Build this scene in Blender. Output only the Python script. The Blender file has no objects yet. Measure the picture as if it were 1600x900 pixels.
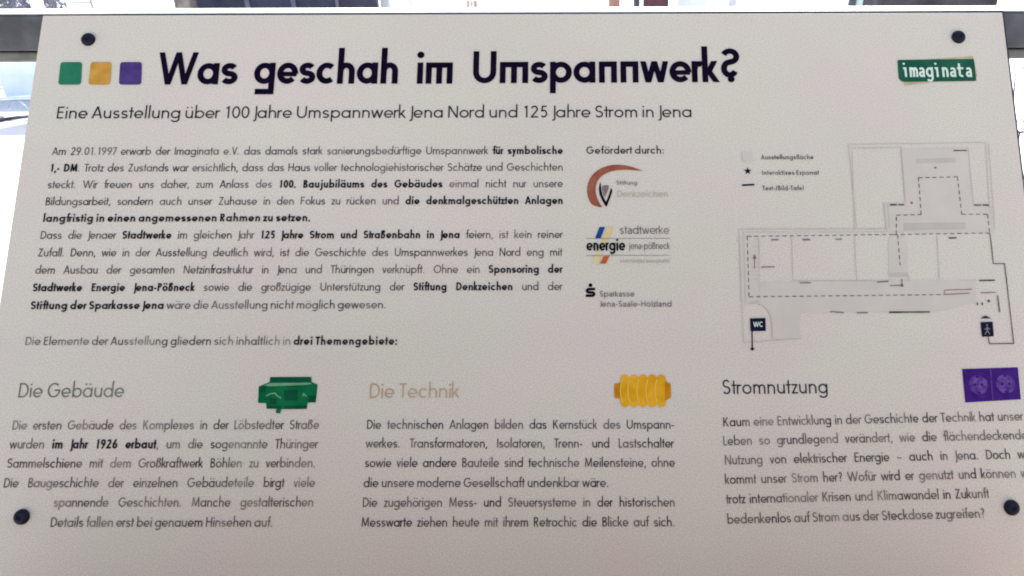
import bpy, math, random
from mathutils import Vector, Matrix
random.seed(7)
C = bpy.context.scene
COL = C.collection

# ------------------------------------------------------------------ camera
W, H = 1600.0, 900.0            # the photograph's own pixels, used for measuring only
F = 1155.0                      # focal length in those pixels (26 mm equivalent phone lens)
CX, CY = 915.0, 450.0
LEAN = math.radians(36.0)       # the board leans back like a lectern
h_c = Vector((1, .0032, 0)).normalized()
v_c = Vector((-.0032*5950, 5950, -F)).normalized()
n_c = h_c.cross(v_c).normalized()
h_w = Vector((1, 0, 0))
v_w = Vector((0, math.sin(LEAN), math.cos(LEAN)))
n_w = h_w.cross(v_w)
R = (Matrix((h_w, v_w, n_w)).transposed()) @ Matrix((h_c, v_c, n_c))     # camera axes -> world axes
CAM = Vector((0, 0, 1.55))
DIST = .905
p0_c = Vector((0, 0, -DIST))
P0 = CAM + R @ p0_c
cd = bpy.data.cameras.new('camera')
cam = bpy.data.objects.new('camera', cd); COL.objects.link(cam)
cam.matrix_world = Matrix.Translation(CAM) @ R.to_4x4()
cd.sensor_width = 36; cd.lens = 36*F/W
cd.shift_x = -(CX-W/2)/W
cd.clip_start = .02; cd.clip_end = 2000
cd.dof.use_dof = True; cd.dof.focus_distance = .905; cd.dof.aperture_fstop = 12.0
C.camera = cam
C.cycles.pixel_filter_type = 'BLACKMAN_HARRIS'
C.cycles.filter_width = 1.9

# ------------------------------------------------------------------ light
SUN_EL, SUN_AZ = 36.0, 25.0     # the sun stands behind the board, a little to the right
EXPOSURE = 1.74
w = bpy.data.worlds.new('World'); C.world = w; w.use_nodes = True
nt = w.node_tree
sky = nt.nodes.new('ShaderNodeTexSky'); sky.sky_type = 'NISHITA'; sky.sun_disc = False
sky.sun_elevation = math.radians(SUN_EL); sky.sun_rotation = math.radians(SUN_AZ)
sky.air_density = 1.0; sky.dust_density = 2.5; sky.ozone_density = .6
bg = nt.nodes['Background']; bg.inputs['Strength'].default_value = .12
nt.links.new(sky.outputs[0], bg.inputs['Color'])
sl = bpy.data.lights.new('sun', 'SUN'); sl.energy = 4.2; sl.angle = math.radians(.5); sl.color = (1, .96, .89)
so = bpy.data.objects.new('sun', sl); COL.objects.link(so)
sd = Vector((math.cos(math.radians(SUN_EL))*math.sin(math.radians(SUN_AZ)),
             math.cos(math.radians(SUN_EL))*math.cos(math.radians(SUN_AZ)), math.sin(math.radians(SUN_EL))))
so.rotation_euler = sd.to_track_quat('Z', 'Y').to_euler(); so.location = (3, 10, 12)
vs = C.view_settings
vs.view_transform = 'Standard'; vs.look = 'None'; vs.exposure = EXPOSURE; vs.gamma = 1; vs.use_curve_mapping = False

# ------------------------------------------------------------------ measuring helpers
def ray(px, py):
    return R @ Vector(((px-CX)/F, -(py-CY)/F, -1))
def P(px, py):
    """photo pixel -> (u, v) on the board, metres"""
    d = Vector(((px-CX)/F, -(py-CY)/F, -1))
    t = n_c.dot(p0_c)/n_c.dot(d)
    q = d*t - p0_c
    return Vector((h_c.dot(q), v_c.dot(q)))
def at_y(px, py, Y):
    d = ray(px, py); return CAM + d*((Y-CAM.y)/d.y)
def ground_at(px, py):
    d = ray(px, py); return CAM + d*(-CAM.z/d.z)

# ------------------------------------------------------------------ materials
def lin(c):
    c = c/255.0
    return c/12.92 if c <= .04045 else ((c+.055)/1.055)**2.4
PANEL_RGB = (192, 186, 180); PANEL_ALB = .46
WARM = (1.335, 1.165, .96)        # the board is a warm grey under a blue sky
def ink(r, g, b):
    """print colour measured against the board's own colour"""
    k = PANEL_ALB/lin(186)
    return (min(.9, lin(r)*k*WARM[0]), min(.9, lin(g)*k*WARM[1]), min(.9, lin(b)*k*WARM[2]))
def mat(name, col, rough=.5, metal=0, var=0, scale=20, col2=None, detail=4, bump=0, bscale=200, spec=.5, coat=0):
    m = bpy.data.materials.new(name); m.use_nodes = True
    t = m.node_tree; b = t.nodes['Principled BSDF']
    b.inputs['Base Color'].default_value = (*col, 1); b.inputs['Roughness'].default_value = rough
    b.inputs['Metallic'].default_value = metal; b.inputs['Specular IOR Level'].default_value = spec
    tc = t.nodes.new('ShaderNodeTexCoord')
    if var or col2:
        n = t.nodes.new('ShaderNodeTexNoise'); n.inputs['Scale'].default_value = scale; n.inputs['Detail'].default_value = detail
        t.links.new(tc.outputs['Object'], n.inputs['Vector'])
        r = t.nodes.new('ShaderNodeValToRGB')
        c2 = col2 or tuple(min(1, c*(1+var)) for c in col)
        c1 = col if col2 else tuple(c*(1-var) for c in col)
        r.color_ramp.elements[0].position = .36; r.color_ramp.elements[1].position = .64
        r.color_ramp.elements[0].color = (*c1, 1); r.color_ramp.elements[1].color = (*c2, 1)
        t.links.new(n.outputs['Fac'], r.inputs['Fac']); t.links.new(r.outputs['Color'], b.inputs['Base Color'])
    if bump:
        n2 = t.nodes.new('ShaderNodeTexNoise'); n2.inputs['Scale'].default_value = bscale; n2.inputs['Detail'].default_value = 3
        t.links.new(tc.outputs['Object'], n2.inputs['Vector'])
        bp = t.nodes.new('ShaderNodeBump'); bp.inputs['Strength'].default_value = bump; bp.inputs['Distance'].default_value = .002
        t.links.new(n2.outputs['Fac'], bp.inputs['Height']); t.links.new(bp.outputs['Normal'], b.inputs['Normal'])
    return m

def panel_material():
    m = bpy.data.materials.new('matt printed board'); m.use_nodes = True
    t = m.node_tree; b = t.nodes['Principled BSDF']; L = t.links
    tc = t.nodes.new('ShaderNodeTexCoord')
    base = ink(*PANEL_RGB)
    def noise(scale, detail, rough=.5):
        n = t.nodes.new('ShaderNodeTexNoise'); n.inputs['Scale'].default_value = scale
        n.inputs['Detail'].default_value = detail; n.inputs['Roughness'].default_value = rough
        L.new(tc.outputs['Object'], n.inputs['Vector']); return n
    def ramp(n, c1, c2, a=.35, z=.65):
        r = t.nodes.new('ShaderNodeValToRGB'); r.color_ramp.elements[0].position = a; r.color_ramp.elements[1].position = z
        r.color_ramp.elements[0].color = (*c1, 1); r.color_ramp.elements[1].color = (*c2, 1)
        L.new(n.outputs['Fac'], r.inputs['Fac']); return r
    def mul(a, c):
        x = t.nodes.new('ShaderNodeMix'); x.data_type = 'RGBA'; x.blend_type = 'MULTIPLY'; x.inputs['Factor'].default_value = 1
        L.new(a, x.inputs[6]); L.new(c, x.inputs[7]); return x.outputs[2]
    blot = ramp(noise(6, 3), (base[0]*1.0, base[1]*1.025, base[2]*.985), (base[0]*1.03, base[1]*.985, base[2]*1.0))
    grain = ramp(noise(760, 2), (.77, .79, .76), (1.20, 1.18, 1.21), .3, .7)
    smudge = ramp(noise(2.2, 2), (.97, .97, .965), (1.02, 1.02, 1.02))
    c = mul(mul(blot.outputs['Color'], grain.outputs['Color']), smudge.outputs['Color'])
    L.new(c, b.inputs['Base Color'])
    b.inputs['Roughness'].default_value = .55; b.inputs['Specular IOR Level'].default_value = .2
    return m

M_PANEL = panel_material()
M_EDGE = mat('dark edge line sheet', (.018, .017, .03), .6)
M_BOLT = mat('black screw cap', (.006, .004, .013), .6, var=.3, scale=150, spec=.2)
def inkm(name, rgb, fade=None, scale=14):
    c = ink(*rgb)
    return mat(name, c, .55, col2=ink(*fade) if fade else None, var=0 if fade else .12, scale=scale, spec=.03)
M_TITLE = inkm('dark plum ink', (11, 3, 24), (18, 9, 32), 60)
M_SUB = inkm('charcoal ink', (32, 26, 34), (54, 46, 50), 9)
M_BODY = inkm('grey body ink', (42, 36, 38), (104, 96, 94), 26)
M_BOLD = inkm('dark bold ink', (24, 18, 26), (50, 42, 48), 16)
M_PALE = inkm('faded body ink', (54, 46, 44), (132, 124, 116), 26)
M_GREENTX = inkm('grey green ink', (78, 86, 70), (112, 114, 100), 10)
M_TANTX = inkm('tan ink', (162, 136, 108), (176, 156, 132), 10)
M_GREEN = inkm('green ink', (34, 102, 76), (46, 112, 88), 60)
M_YELLOW = inkm('ochre ink', (174, 128, 54), (188, 142, 72), 60)
M_PURPLE = inkm('purple ink', (64, 46, 104), (76, 58, 118), 60)
M_BADGE = inkm('badge green ink', (24, 74, 60), (38, 88, 70), 30)
M_BADGEBK = inkm('badge olive ink', (158, 148, 112), (178, 168, 138), 60)
M_WHITE = inkm('white ink', (196, 212, 204))
M_BROWN = inkm('red brown ink', (124, 66, 50), (142, 88, 70), 60)
M_BLACK = inkm('black ink', (18, 10, 16))
M_GREY = inkm('mid grey ink', (112, 104, 108), (132, 124, 126), 60)
M_LOGOTX = inkm('logo grey ink', (78, 74, 76), (108, 102, 102), 20)
M_LOGOPALE = inkm('logo pale ink', (150, 138, 126), (170, 158, 146), 20)
M_BLUE = inkm('blue ink', (24, 52, 118), (34, 66, 128), 60)
M_STRAW = inkm('straw ink', (200, 188, 148), (190, 172, 128), 60)
M_ORANGE = inkm('orange ink', (158, 70, 26), (176, 96, 52), 60)
M_ICOGREEN = inkm('pictogram green ink', (6, 84, 50), (14, 100, 62), 40)
M_ICODARK = inkm('pictogram dark green ink', (6, 62, 42), (14, 76, 52), 40)
M_ICOLIGHT = inkm('pictogram pale green ink', (84, 134, 104), (110, 150, 122), 60)
M_INSUL = inkm('amber ink', (196, 142, 22), (212, 160, 44), 60)
M_INSDARK = inkm('dark amber ink', (172, 112, 16), (190, 132, 30), 60)
M_INSLIGHT = inkm('pale amber ink', (232, 192, 92), (214, 172, 66), 60)
M_SOCK = inkm('violet ink', (50, 22, 98), (64, 34, 114), 60)
M_SOCKLT = inkm('lilac ink', (98, 74, 140), (68, 40, 120), 160)
M_AREA = inkm('pale grey floor ink', (183, 177, 172), (188, 181, 176), 30)
M_AREADK = inkm('grey floor ink', (170, 163, 159), (177, 171, 166), 30)
M_THIN = inkm('thin plan line ink', (166, 160, 156), (178, 171, 166), 60)
M_DASH = inkm('dark plan line ink', (64, 54, 60), (128, 114, 116), 30)
M_PLANRED = inkm('reddish plan line ink', (140, 108, 108), (156, 132, 130), 60)
M_NAVY = inkm('navy ink', (22, 22, 44))

# ------------------------------------------------------------------ mesh builder
class MB:
    def __init__(s): s.v = []; s.f = []; s.k = 0
    def add(s, vs_, fs):
        o = len(s.v); s.v += [tuple(x) for x in vs_]; s.f += [tuple(i+o for i in f) for f in fs]
    def poly(s, pts, z):                                     # flat outline on the board
        o = len(s.v); s.v += [(p[0], p[1], z) for p in pts]; s.f.append(tuple(range(o, o+len(pts))))
    def ribbon(s, pts, wd, z, closed=False):
        n = len(pts)
        if n < 2: return
        s.k += 1; z = z + (s.k % 5)*.000012
        pts = [Vector(p) for p in pts]; hw = wd/2
        Lf, Rt = [], []
        for i in range(n):
            if closed: a, b = pts[i-1], pts[(i+1) % n]
            else: a, b = pts[max(0, i-1)], pts[min(n-1, i+1)]
            p = pts[i]
            d1 = p-a if (p-a).length > 1e-9 else b-p
            d2 = b-p if (b-p).length > 1e-9 else p-a
            d1.normalize(); d2.normalize()
            n1 = Vector((-d1.y, d1.x)); n2 = Vector((-d2.y, d2.x))
            m = n1+n2
            if m.length < 1e-6: m = n1.copy()
            m.normalize()
            k = min(1/max(.2, m.dot(n1)), 2.4)
            Lf.append(p+m*hw*k); Rt.append(p-m*hw*k)
        o = len(s.v)
        for a, b in zip(Lf, Rt): s.v.append((a.x, a.y, z)); s.v.append((b.x, b.y, z))
        for i in range(n if closed else n-1):
            j = (i+1) % n
            s.f.append((o+2*i, o+2*i+1, o+2*j+1, o+2*j))
    def disc(s, c, r, z, n=18, ry=None):
        ry = ry or r
        s.poly([(c[0]+r*math.cos(2*math.pi*i/n), c[1]+ry*math.sin(2*math.pi*i/n)) for i in range(n)], z)
    def box(s, x0, x1, y0, y1, z0, z1):
        s.add([(x, y, z) for z in (z0, z1) for y in (y0, y1) for x in (x0, x1)],
              [(0, 2, 3, 1), (4, 5, 7, 6), (0, 1, 5, 4), (2, 6, 7, 3), (0, 4, 6, 2), (1, 3, 7, 5)])
    def tube(s, pts, r, n=8):
        pts = [Vector(p) for p in pts]; o = len(s.v)
        for i, p in enumerate(pts):
            d = (pts[min(i+1, len(pts)-1)]-pts[max(i-1, 0)]).normalized()
            a = d.cross(Vector((0, 0, 1)) if abs(d.z) < .9 else Vector((1, 0, 0))).normalized(); b = d.cross(a)
            for k in range(n):
                t = 2*math.pi*k/n; s.v.append(tuple(p+a*r*math.cos(t)+b*r*math.sin(t)))
        for i in range(len(pts)-1):
            for k in range(n):
                s.f.append((o+i*n+k, o+i*n+(k+1) % n, o+(i+1)*n+(k+1) % n, o+(i+1)*n+k))
        s.f.append(tuple(o+k for k in range(n))[::-1]); e = o+(len(pts)-1)*n; s.f.append(tuple(e+k for k in range(n)))
    def build(s, name, m, parent=None, bevel=0, smooth=False):
        me = bpy.data.meshes.new(name); me.from_pydata(s.v, [], s.f); me.update()
        o = bpy.data.objects.new(name, me); COL.objects.link(o); me.materials.append(m)
        if parent: o.parent = parent
        if smooth:
            for p in me.polygons: p.use_smooth = True
        if bevel:
            b = o.modifiers.new('bevel', 'BEVEL'); b.width = bevel; b.segments = 2; b.limit_method = 'ANGLE'
        return o
def tag(o, label=None, cat=None, group=None, kind=None):
    for k, v in (('label', label), ('category', cat), ('group', group), ('kind', kind)):
        if v: o[k] = v
    return o
def empty(name, loc, label, cat, group=None):
    o = bpy.data.objects.new(name, None); COL.objects.link(o); o.location = loc; o.empty_display_size = .1
    return tag(o, label, cat, group)

# ------------------------------------------------------------------ geometric sans lettering drawn with strokes (cap height = 1)
XH, ASC, DSC = .66, 1.12, -.32
def arc(cx, cy, rx, ry, a0, a1, n=None):
    n = n or max(4, int(abs(a1-a0)/20))
    return [(cx+rx*math.cos(math.radians(a0+(a1-a0)*i/n)), cy+ry*math.sin(math.radians(a0+(a1-a0)*i/n))) for i in range(n+1)]
def glyph(ch, w, style):
    """-> (strokes, dots, advance); stroke = (points, closed, width factor)"""
    h = w/2; X = XH; A = ASC; D = DSC; S = []; dots = []
    if style == 'hum': A = 1.02; X = .70
    Ro = X*.50; r = Ro-h
    def s(*p, c=False, k=1): S.append((list(p), c, k))
    def sa(pts, c=False, k=1): S.append((pts, c, k))
    def dg(*p):
        for a, b in zip(p[:-1], p[1:]): S.append(([a, b], 'par', 1))
    e = h*1.12
    def circle(cx): sa(arc(cx, X/2, r, X/2-h, 0, 360, 20)[:-1], True)
    def uml(cx, y): dots.extend([(cx-.15, y, max(.062, w*.56)), (cx+.15, y, max(.062, w*.56))])
    base = {'ä': 'a', 'ö': 'o', 'ü': 'u', 'Ü': 'U'}.get(ch, ch)
    wd = .5
    two = style in ('hum', 'mono')
    if base == 'a' and not two: circle(Ro); s((2*Ro-h, 0), (2*Ro-h, X)); wd = 2*Ro
    elif base == 'a':
        wd = .5
        sa([(.06, X-.1)]+arc(.25, X-.2, .25-h, .2-h, 130, 0)+[(wd-h, 0)])
        sa([(wd-h, X*.56)]+arc(.2, X*.3, .2-h, X*.3-h, 90, 270, 10)+[(wd-h, .13)])
    elif base == 'o': circle(Ro); wd = 2*Ro
    elif ch == 'b': circle(Ro); s((h, 0), (h, A)); wd = 2*Ro
    elif ch == 'd': circle(Ro); s((2*Ro-h, 0), (2*Ro-h, A)); wd = 2*Ro
    elif ch == 'p': circle(Ro); s((h, D), (h, X)); wd = 2*Ro
    elif ch == 'q': circle(Ro); s((2*Ro-h, D), (2*Ro-h, X)); wd = 2*Ro
    elif ch == 'c': sa(arc(Ro, X/2, r, X/2-h, 48, 312, 14)); wd = Ro*1.72
    elif ch == 'e':
        sa([(2*Ro-h, X*.46)]+arc(Ro, X/2, r, X/2-h, 8, 318, 16)); s((h, X*.46), (2*Ro-h*.4, X*.46), k=.85); wd = 2*Ro
    elif ch == 'f':
        x = .13+h; sa([(x, 0), (x, A-.17)]+arc(x+.15, A-.17, .15, .17-h, 180, 75, 6)); s((0, X-h), (.36, X-h), k=.9); wd = .34
    elif ch == 'g':
        circle(Ro); wd = 2*Ro
        if style == 'title': s((2*Ro-h, X), (2*Ro-h, D+h), (.06, D+h))
        else: sa([(2*Ro-h, X), (2*Ro-h, -.04)]+arc(Ro, -.04, r, -D-.04-h, 0, -150, 9))
    elif ch in 'hn':
        wd = .54
        s((h, 0), (h, A if ch == 'h' else X))
        if ch == 'n' and style == 'title': s((h, X-h), (wd-h, X-h), (wd-h, 0))
        else:
            rx = wd/2-h; sa(arc(wd/2, X-h-rx*1.05, rx, rx*1.05, 175, 0, 9)+[(wd-h, 0)])
    elif ch == 'm':
        wd = .86; s((h, 0), (h, X))
        if style == 'title': s((h, X-h), (wd-h, X-h), (wd-h, 0)); s((wd/2, 0), (wd/2, X-h))
        else:
            rx = (wd-2*h)/4
            for q in (0, 1):
                c = h+rx+2*rx*q; sa(arc(c, X-h-rx*1.1, rx, rx*1.1, 172, 0, 8)+[(c+rx, 0)])
    elif ch == 'i':
        if style == 'mono':
            wd = .34; s((.0, X-h), (.24, X-h), (.24, 0)); dots.append((.12, X+.24, .075))
        else: s((h, 0), (h, X)); dots.append((h, X+.24, max(.068, w*.62))); wd = w
    elif ch == 'j':
        sa([(h+.08, X), (h+.08, D+.12)]+[(h+.02, D+h+.01), (-.04, D+h)]); dots.append((h+.08, X+.24, max(.068, w*.62))); wd = w+.08
    elif ch == 'k': s((h, 0), (h, A)); dg((w*.9, X*.36), (.46-h, X)); dg((.18, X*.56), (.52-e, 0)); wd = .52
    elif ch == 'l': s((h, 0), (h, A)); wd = w
    elif ch == 'r': s((h, 0), (h, X)); sa(arc(.25, X-.27, .25-h, .27-h, 170, 66, 7)); wd = .33
    elif ch == 's':
        ry = (X-w)/4; rx = .2-h*.4
        sa(arc(.22, X-h-ry, rx, ry, 28, 262, 11)+arc(.22, h+ry, rx*1.06, ry, 82, -152, 11)); wd = .44
    elif ch == 't':
        x = .17; wd = .34
        if style == 'mono': x = .16; sa([(x, .92), (x, .17)]+arc(x+.16, .17, .16, .17-h, 180, 290, 6)); wd = .44; s((0, X-h), (wd, X-h))
        else: s((x, 0), (x, .93)); s((0, X-h), (wd, X-h), k=.9)
    elif base == 'u':
        wd = .54; rx = wd/2-h
        sa([(h, X)]+arc(wd/2, h+rx*1.05, rx, rx*1.05, 180, 360, 9)); s((wd-h, X), (wd-h, 0))
    elif ch == 'v': dg((e, X), (.26, 0), (.52-e, X)); wd = .52
    elif ch == 'w': dg((e, X), (.25, 0), (.44, X), (.63, 0), (.88-e, X)); wd = .88
    elif ch == 'x': dg((e, X), (.48-e, 0)); dg((.48-e, X), (e, 0)); wd = .48
    elif ch == 'y': dg((e, X), (.27, 0)); dg((.52-e, X), (.14, D)); wd = .52
    elif ch == 'z': s((.02, X-h), (.45, X-h)); s((.01, h), (.46, h)); dg((.46-e*1.3, X-h), (e*1.3, h)); wd = .46
    elif ch == 'ß':
        wd = .52
        sa([(h, 0), (h, .86)]+arc(.25, .86, .25-h, ASC-.1-.86-h+.02, 180, -80, 11)+[(.2, .64)])
        sa([(.2, .64)]+arc(.27, .32, .25-h, .32-h, 85, -115, 10))
    elif ch == 'A': dg((e, 0), (.39, 1), (.78-e, 0)); s((.15, .3), (.63, .3), k=.9); wd = .78
    elif ch == 'B':
        s((h, 0), (h, 1)); sa([(h, 1-h)]+arc(.26, .76, .22-h, .24-h, 90, -90, 8)+[(h, .52)]); sa([(h, .52)]+arc(.29, .27, .25-h, .27-h, 90, -90, 8)+[(h, h)]); wd = .55
    elif ch == 'D': s((h, 0), (h, 1)); sa([(h, 1-h)]+arc(.24, .5, .44-h, .5-h, 90, -90, 12)+[(h, h)]); wd = .68
    elif ch in 'EF':
        s((h, 0), (h, 1)); s((h, 1-h), (.46, 1-h)); s((h, .53), (.43, .53))
        if ch == 'E': s((h, h), (.46, h))
        wd = .47
    elif ch == 'G': sa(arc(.45, .5, .45-h, .5-h, 45, 360, 17)+[(.5, .5)]); wd = .88
    elif ch == 'C': sa(arc(.45, .5, .45-h, .5-h, 48, 312, 15)); wd = .76
    elif ch == 'H': s((h, 0), (h, 1)); s((.66-h, 0), (.66-h, 1)); s((h, .53), (.66-h, .53)); wd = .66
    elif ch == 'I': s((h, 0), (h, 1)); wd = w
    elif ch == 'J': 
        x = .2; sa([(x, 1), (x, -.1)]+arc(x-.15, -.1, .15, .12, 0, -100, 6)); wd = .24
        if style == 'hum': S.clear(); sa([(x, 1), (x, .14)]+arc(x-.15, .14, .15, .14-h, 0, -100, 6))
    elif ch == 'K': s((h, 0), (h, 1)); dg((w*.9, .40), (.57-e, 1)); dg((.22, .58), (.62-e, 0)); wd = .62
    elif ch == 'L': s((h, 1), (h, h), (.42, h)); wd = .43
    elif ch == 'M': dg((e, 0), (.06+e, 1), (.43, .08), (.80-e, 1), (.86-e, 0)); wd = .86
    elif ch == 'N': s((h, 0), (h, 1)); s((.7-h, 0), (.7-h, 1)); dg((h*1.2, 1), (.7-h*1.2, 0)); wd = .7
    elif ch == 'O': sa(arc(.45, .5, .45-h, .5-h, 0, 360, 22)[:-1], True); wd = .9
    elif ch in 'PR':
        s((h, 0), (h, 1)); sa([(h, 1-h)]+arc(.25, .73, .25-h, .27-h, 90, -90, 8)+[(h, .46)]); wd = .51
        if ch == 'R': s((.25, .46), (.53-h, 0)); wd = .54
    elif ch == 'S':
        ry = (1-w)/4; sa(arc(.26, 1-h-ry, .24-h*.5, ry, 28, 262, 11)+arc(.26, h+ry, .26-h*.5, ry, 82, -152, 11)); wd = .53
    elif ch == 'T': s((0, 1-h), (.54, 1-h)); s((.27, 0), (.27, 1-h)); wd = .54
    elif base == 'U': sa([(h, 1)]+arc(.35, .35, .35-h, .35-h, 180, 360, 11)+[(.70-h, 1)]); wd = .70
    elif ch == 'V': dg((e, 1), (.33, 0), (.66-e, 1)); wd = .66
    elif ch == 'W': dg((e, 1), (.37, 0), (.63, 1), (.89, 0), (1.26-e, 1)); wd = 1.26
    elif ch == 'Z': s((.03, 1-h), (.56, 1-h)); s((.01, h), (.57, h)); dg((.56-e*1.3, 1-h), (e*1.3, h)); wd = .57
    elif ch == '0': sa(arc(.29, .5, .29-h, .5-h, 0, 360, 20)[:-1], True); wd = .58
    elif ch == '1': s((.12, .82), (.34-h, 1-h*1.1), (.34-h, 0)); wd = .42
    elif ch == '2': sa(arc(.27, .72, .25-h, .28-h, 165, -38, 10)+[(.06, h), (.53, h)]); wd = .54
    elif ch == '5': sa([(.46, 1-h), (.16, 1-h), (.11, .56)]+arc(.24, .33, .26-h, .33-h, 118, -140, 11)); wd = .52
    elif ch == '6': sa(arc(.28, .31, .28-h, .31-h, 0, 360, 16)[:-1], True); s((.07, .44), (.38, 1)); wd = .56
    elif ch == '9': sa(arc(.28, .69, .28-h, .31-h, 0, 360, 16)[:-1], True); s((.49, .56), (.18, 0)); wd = .56
    elif ch == '7': s((.02, 1-h), (.5-h, 1-h), (.16, 0)); wd = .5
    elif ch == '.': dots.append((.09, .07, max(.07, w*.6))); wd = .2
    elif ch == ',': s((.12, .12), (.03, -.16)); wd = .15
    elif ch == ':': dots += [(.07, .08, max(.07, w*.6)), (.07, .54, max(.07, w*.6))]; wd = .14
    elif ch == '-': s((0, .34), (.28, .34)); wd = .28
    elif ch == '–': s((0, .34), (.5, .34)); wd = .5
    elif ch == '/': s((.0, -.12), (.34, 1.06)); wd = .34
    elif ch == '?':
        if style == 'title':
            sa(arc(.29, .80, .20, .17, 160, -90, 11)+arc(.27, .42, .18, .20, 90, 335, 11)); dots.append((.30, .09, .10)); wd = .56
        else: sa(arc(.21, .76, .2-h, .24-h, 160, -60, 9)+[(.2, .45), (.2, .27)]); dots.append((.2, .07, .07)); wd = .42
    if ch in 'äöü': uml(wd/2, X+.24)
    if ch == 'Ü': uml(wd/2, 1.2)
    return S, dots, wd
ROUND_L = set('acdegoqöäCGO0'); ROUND_R = set('bopeöDO0PB'); OPEN = set('vwyxzAVWTJLtfrk7')
def bear(ch):
    l = .055 if ch in ROUND_L else (.02 if ch in OPEN else .085)
    rr = .055 if ch in ROUND_R else (.02 if ch in OPEN else .085)
    return l, rr
def word_width(word, style, wf, track=0):
    t = 0
    for ch, bold in word:
        w_ = wf[1] if bold else wf[0]; l, rr = bear(ch); t += l+rr+glyph(ch, w_, style)[2]+track
    return t
ZI = .0006
def draw_word(mbs, word, org, ex, ey, size, xs, style, wf, track=0, z=ZI):
    x = 0
    for ch, bold in word:
        w_ = wf[1] if bold else wf[0]; l, rr = bear(ch)
        S, dots, wd = glyph(ch, w_, style); mb = mbs[1] if bold else mbs[0]
        x += l+track/2
        T = lambda p: org+ex*((x+p[0])*size*xs)+ey*(p[1]*size)
        for pts, closed, k in S:
            if closed == 'par':
                (x0, y0), (x1, y1) = pts; q = w_/2*math.hypot(x1-x0, y1-y0)/abs(y1-y0); mb.k += 1
                pg = [T((x0-q, y0)), T((x0+q, y0)), T((x1+q, y1)), T((x1-q, y1))]
                mb.poly(pg if y0 < y1 else pg[::-1], z+(mb.k % 5)*.000012); continue
            mb.ribbon([T(p) for p in pts], w_*size*k, z, closed)
        for dx, dy, dr in dots: c = T((dx, dy)); mb.disc(c, dr*size, z+.00007, 12)
        x += wd+rr+track/2
    return x*size*xs
def text_line(mbs, text, xl, xr, yl, yr, cap, style='', wf=(.095, .165), justify=True, track=0, z=ZI, squeeze=.985):
    """*...* marks bold.  Ends and baseline measured on the photo, laid on the board."""
    words, cur, bold = [], [], False
    for ch in text:
        if ch == '*': bold = not bold
        elif ch == ' ':
            if cur: words.append(cur)
            cur = []
        else: cur.append((ch, bold))
    if cur: words.append(cur)
    a, b = P(xl, yl), P(xr, yr); ex = (b-a); Ln = ex.length; ex = ex/Ln; ey = Vector((-ex.y, ex.x))
    mx, my = (xl+xr)/2, (yl+yr)/2
    size = (P(mx, my-cap)-P(mx, my)).length
    nat = [word_width(q, style, wf, track)*size for q in words]; N = len(words)-1
    sp = .26*size
    if N == 0: xs = Ln/sum(nat)
    else:
        xs = (Ln-N*sp)/sum(nat)
        if justify and xs > squeeze: xs = squeeze; sp = (Ln-xs*sum(nat))/N
    o = a.copy(); was = False
    for q, nw in zip(words, nat):
        if isinstance(mbs[1], list):
            if q[0][1] and not was: mbs[1].append(MB())
            was = q[0][1]
        draw_word((mbs[0], mbs[1][-1] if isinstance(mbs[1], list) and mbs[1] else mbs[1]), q, o, ex, ey, size, xs, style, wf, track, z); o = o+ex*(nw*xs+sp)

# ------------------------------------------------------------------ THE SETTING
g = MB(); g.add([(-400, -60, 0), (400, -60, 0), (400, 700, 0), (-400, 700, 0)], [(0, 1, 2, 3)])
ground = g.build('ground', mat('pale sunlit paving', (.62, .61, .59), .85, var=.07, scale=1.3, detail=8, bump=.4, bscale=60))
tag(ground, kind='structure')

# ------------------------------------------------------------------ THE INFORMATION PANEL
PM = Matrix((h_w, v_w, n_w)).transposed().to_4x4(); PM.translation = P0
panel = empty('information_panel', (0, 0, 0), 'pale grey exhibition board headed Was geschah im Umspannwerk, bolted to the dark rail', 'sign')
panel.matrix_world = PM
uL = (P(64, 24).x+P(3, 470).x)/2; uR = (P(1567, 24).x+P(1599, 292).x)/2
vT = (P(300, 23).y+P(1300, 21).y)/2; vB = P(800, 945).y
TH = .004
b = MB(); b.box(uL, uR, vB, vT, -TH, 0); b.build('board', M_PANEL, panel, bevel=.0007)
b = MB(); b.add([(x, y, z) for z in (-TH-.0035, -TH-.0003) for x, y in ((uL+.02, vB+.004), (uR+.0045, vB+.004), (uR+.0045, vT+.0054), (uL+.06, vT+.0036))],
      [(3, 2, 1, 0), (4, 5, 6, 7), (0, 1, 5, 4), (1, 2, 6, 5), (2, 3, 7, 6), (3, 0, 4, 7)]); b.build('edge_line_sheet', M_EDGE, panel)  # added dark sheet; its rim forms the dark line along top and right edges

def px(pts): return [P(*p) for p in pts]
def Zm(ox, oy, s): return lambda x, y: (ox+x/s, oy+y/s)
def rounded(pts, r, n=4):
    out = []; m = len(pts); pts = [Vector(p) for p in pts]
    for i in range(m):
        p, a, c = pts[i], pts[i-1], pts[(i+1) % m]
        d1 = (a-p).normalized(); d2 = (c-p).normalized()
        s_, e = p+d1*r, p+d2*r
        for k in range(n+1):
            t = k/n; out.append(s_*(1-t)**2+p*2*t*(1-t)+e*t*t)
    return out
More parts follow.
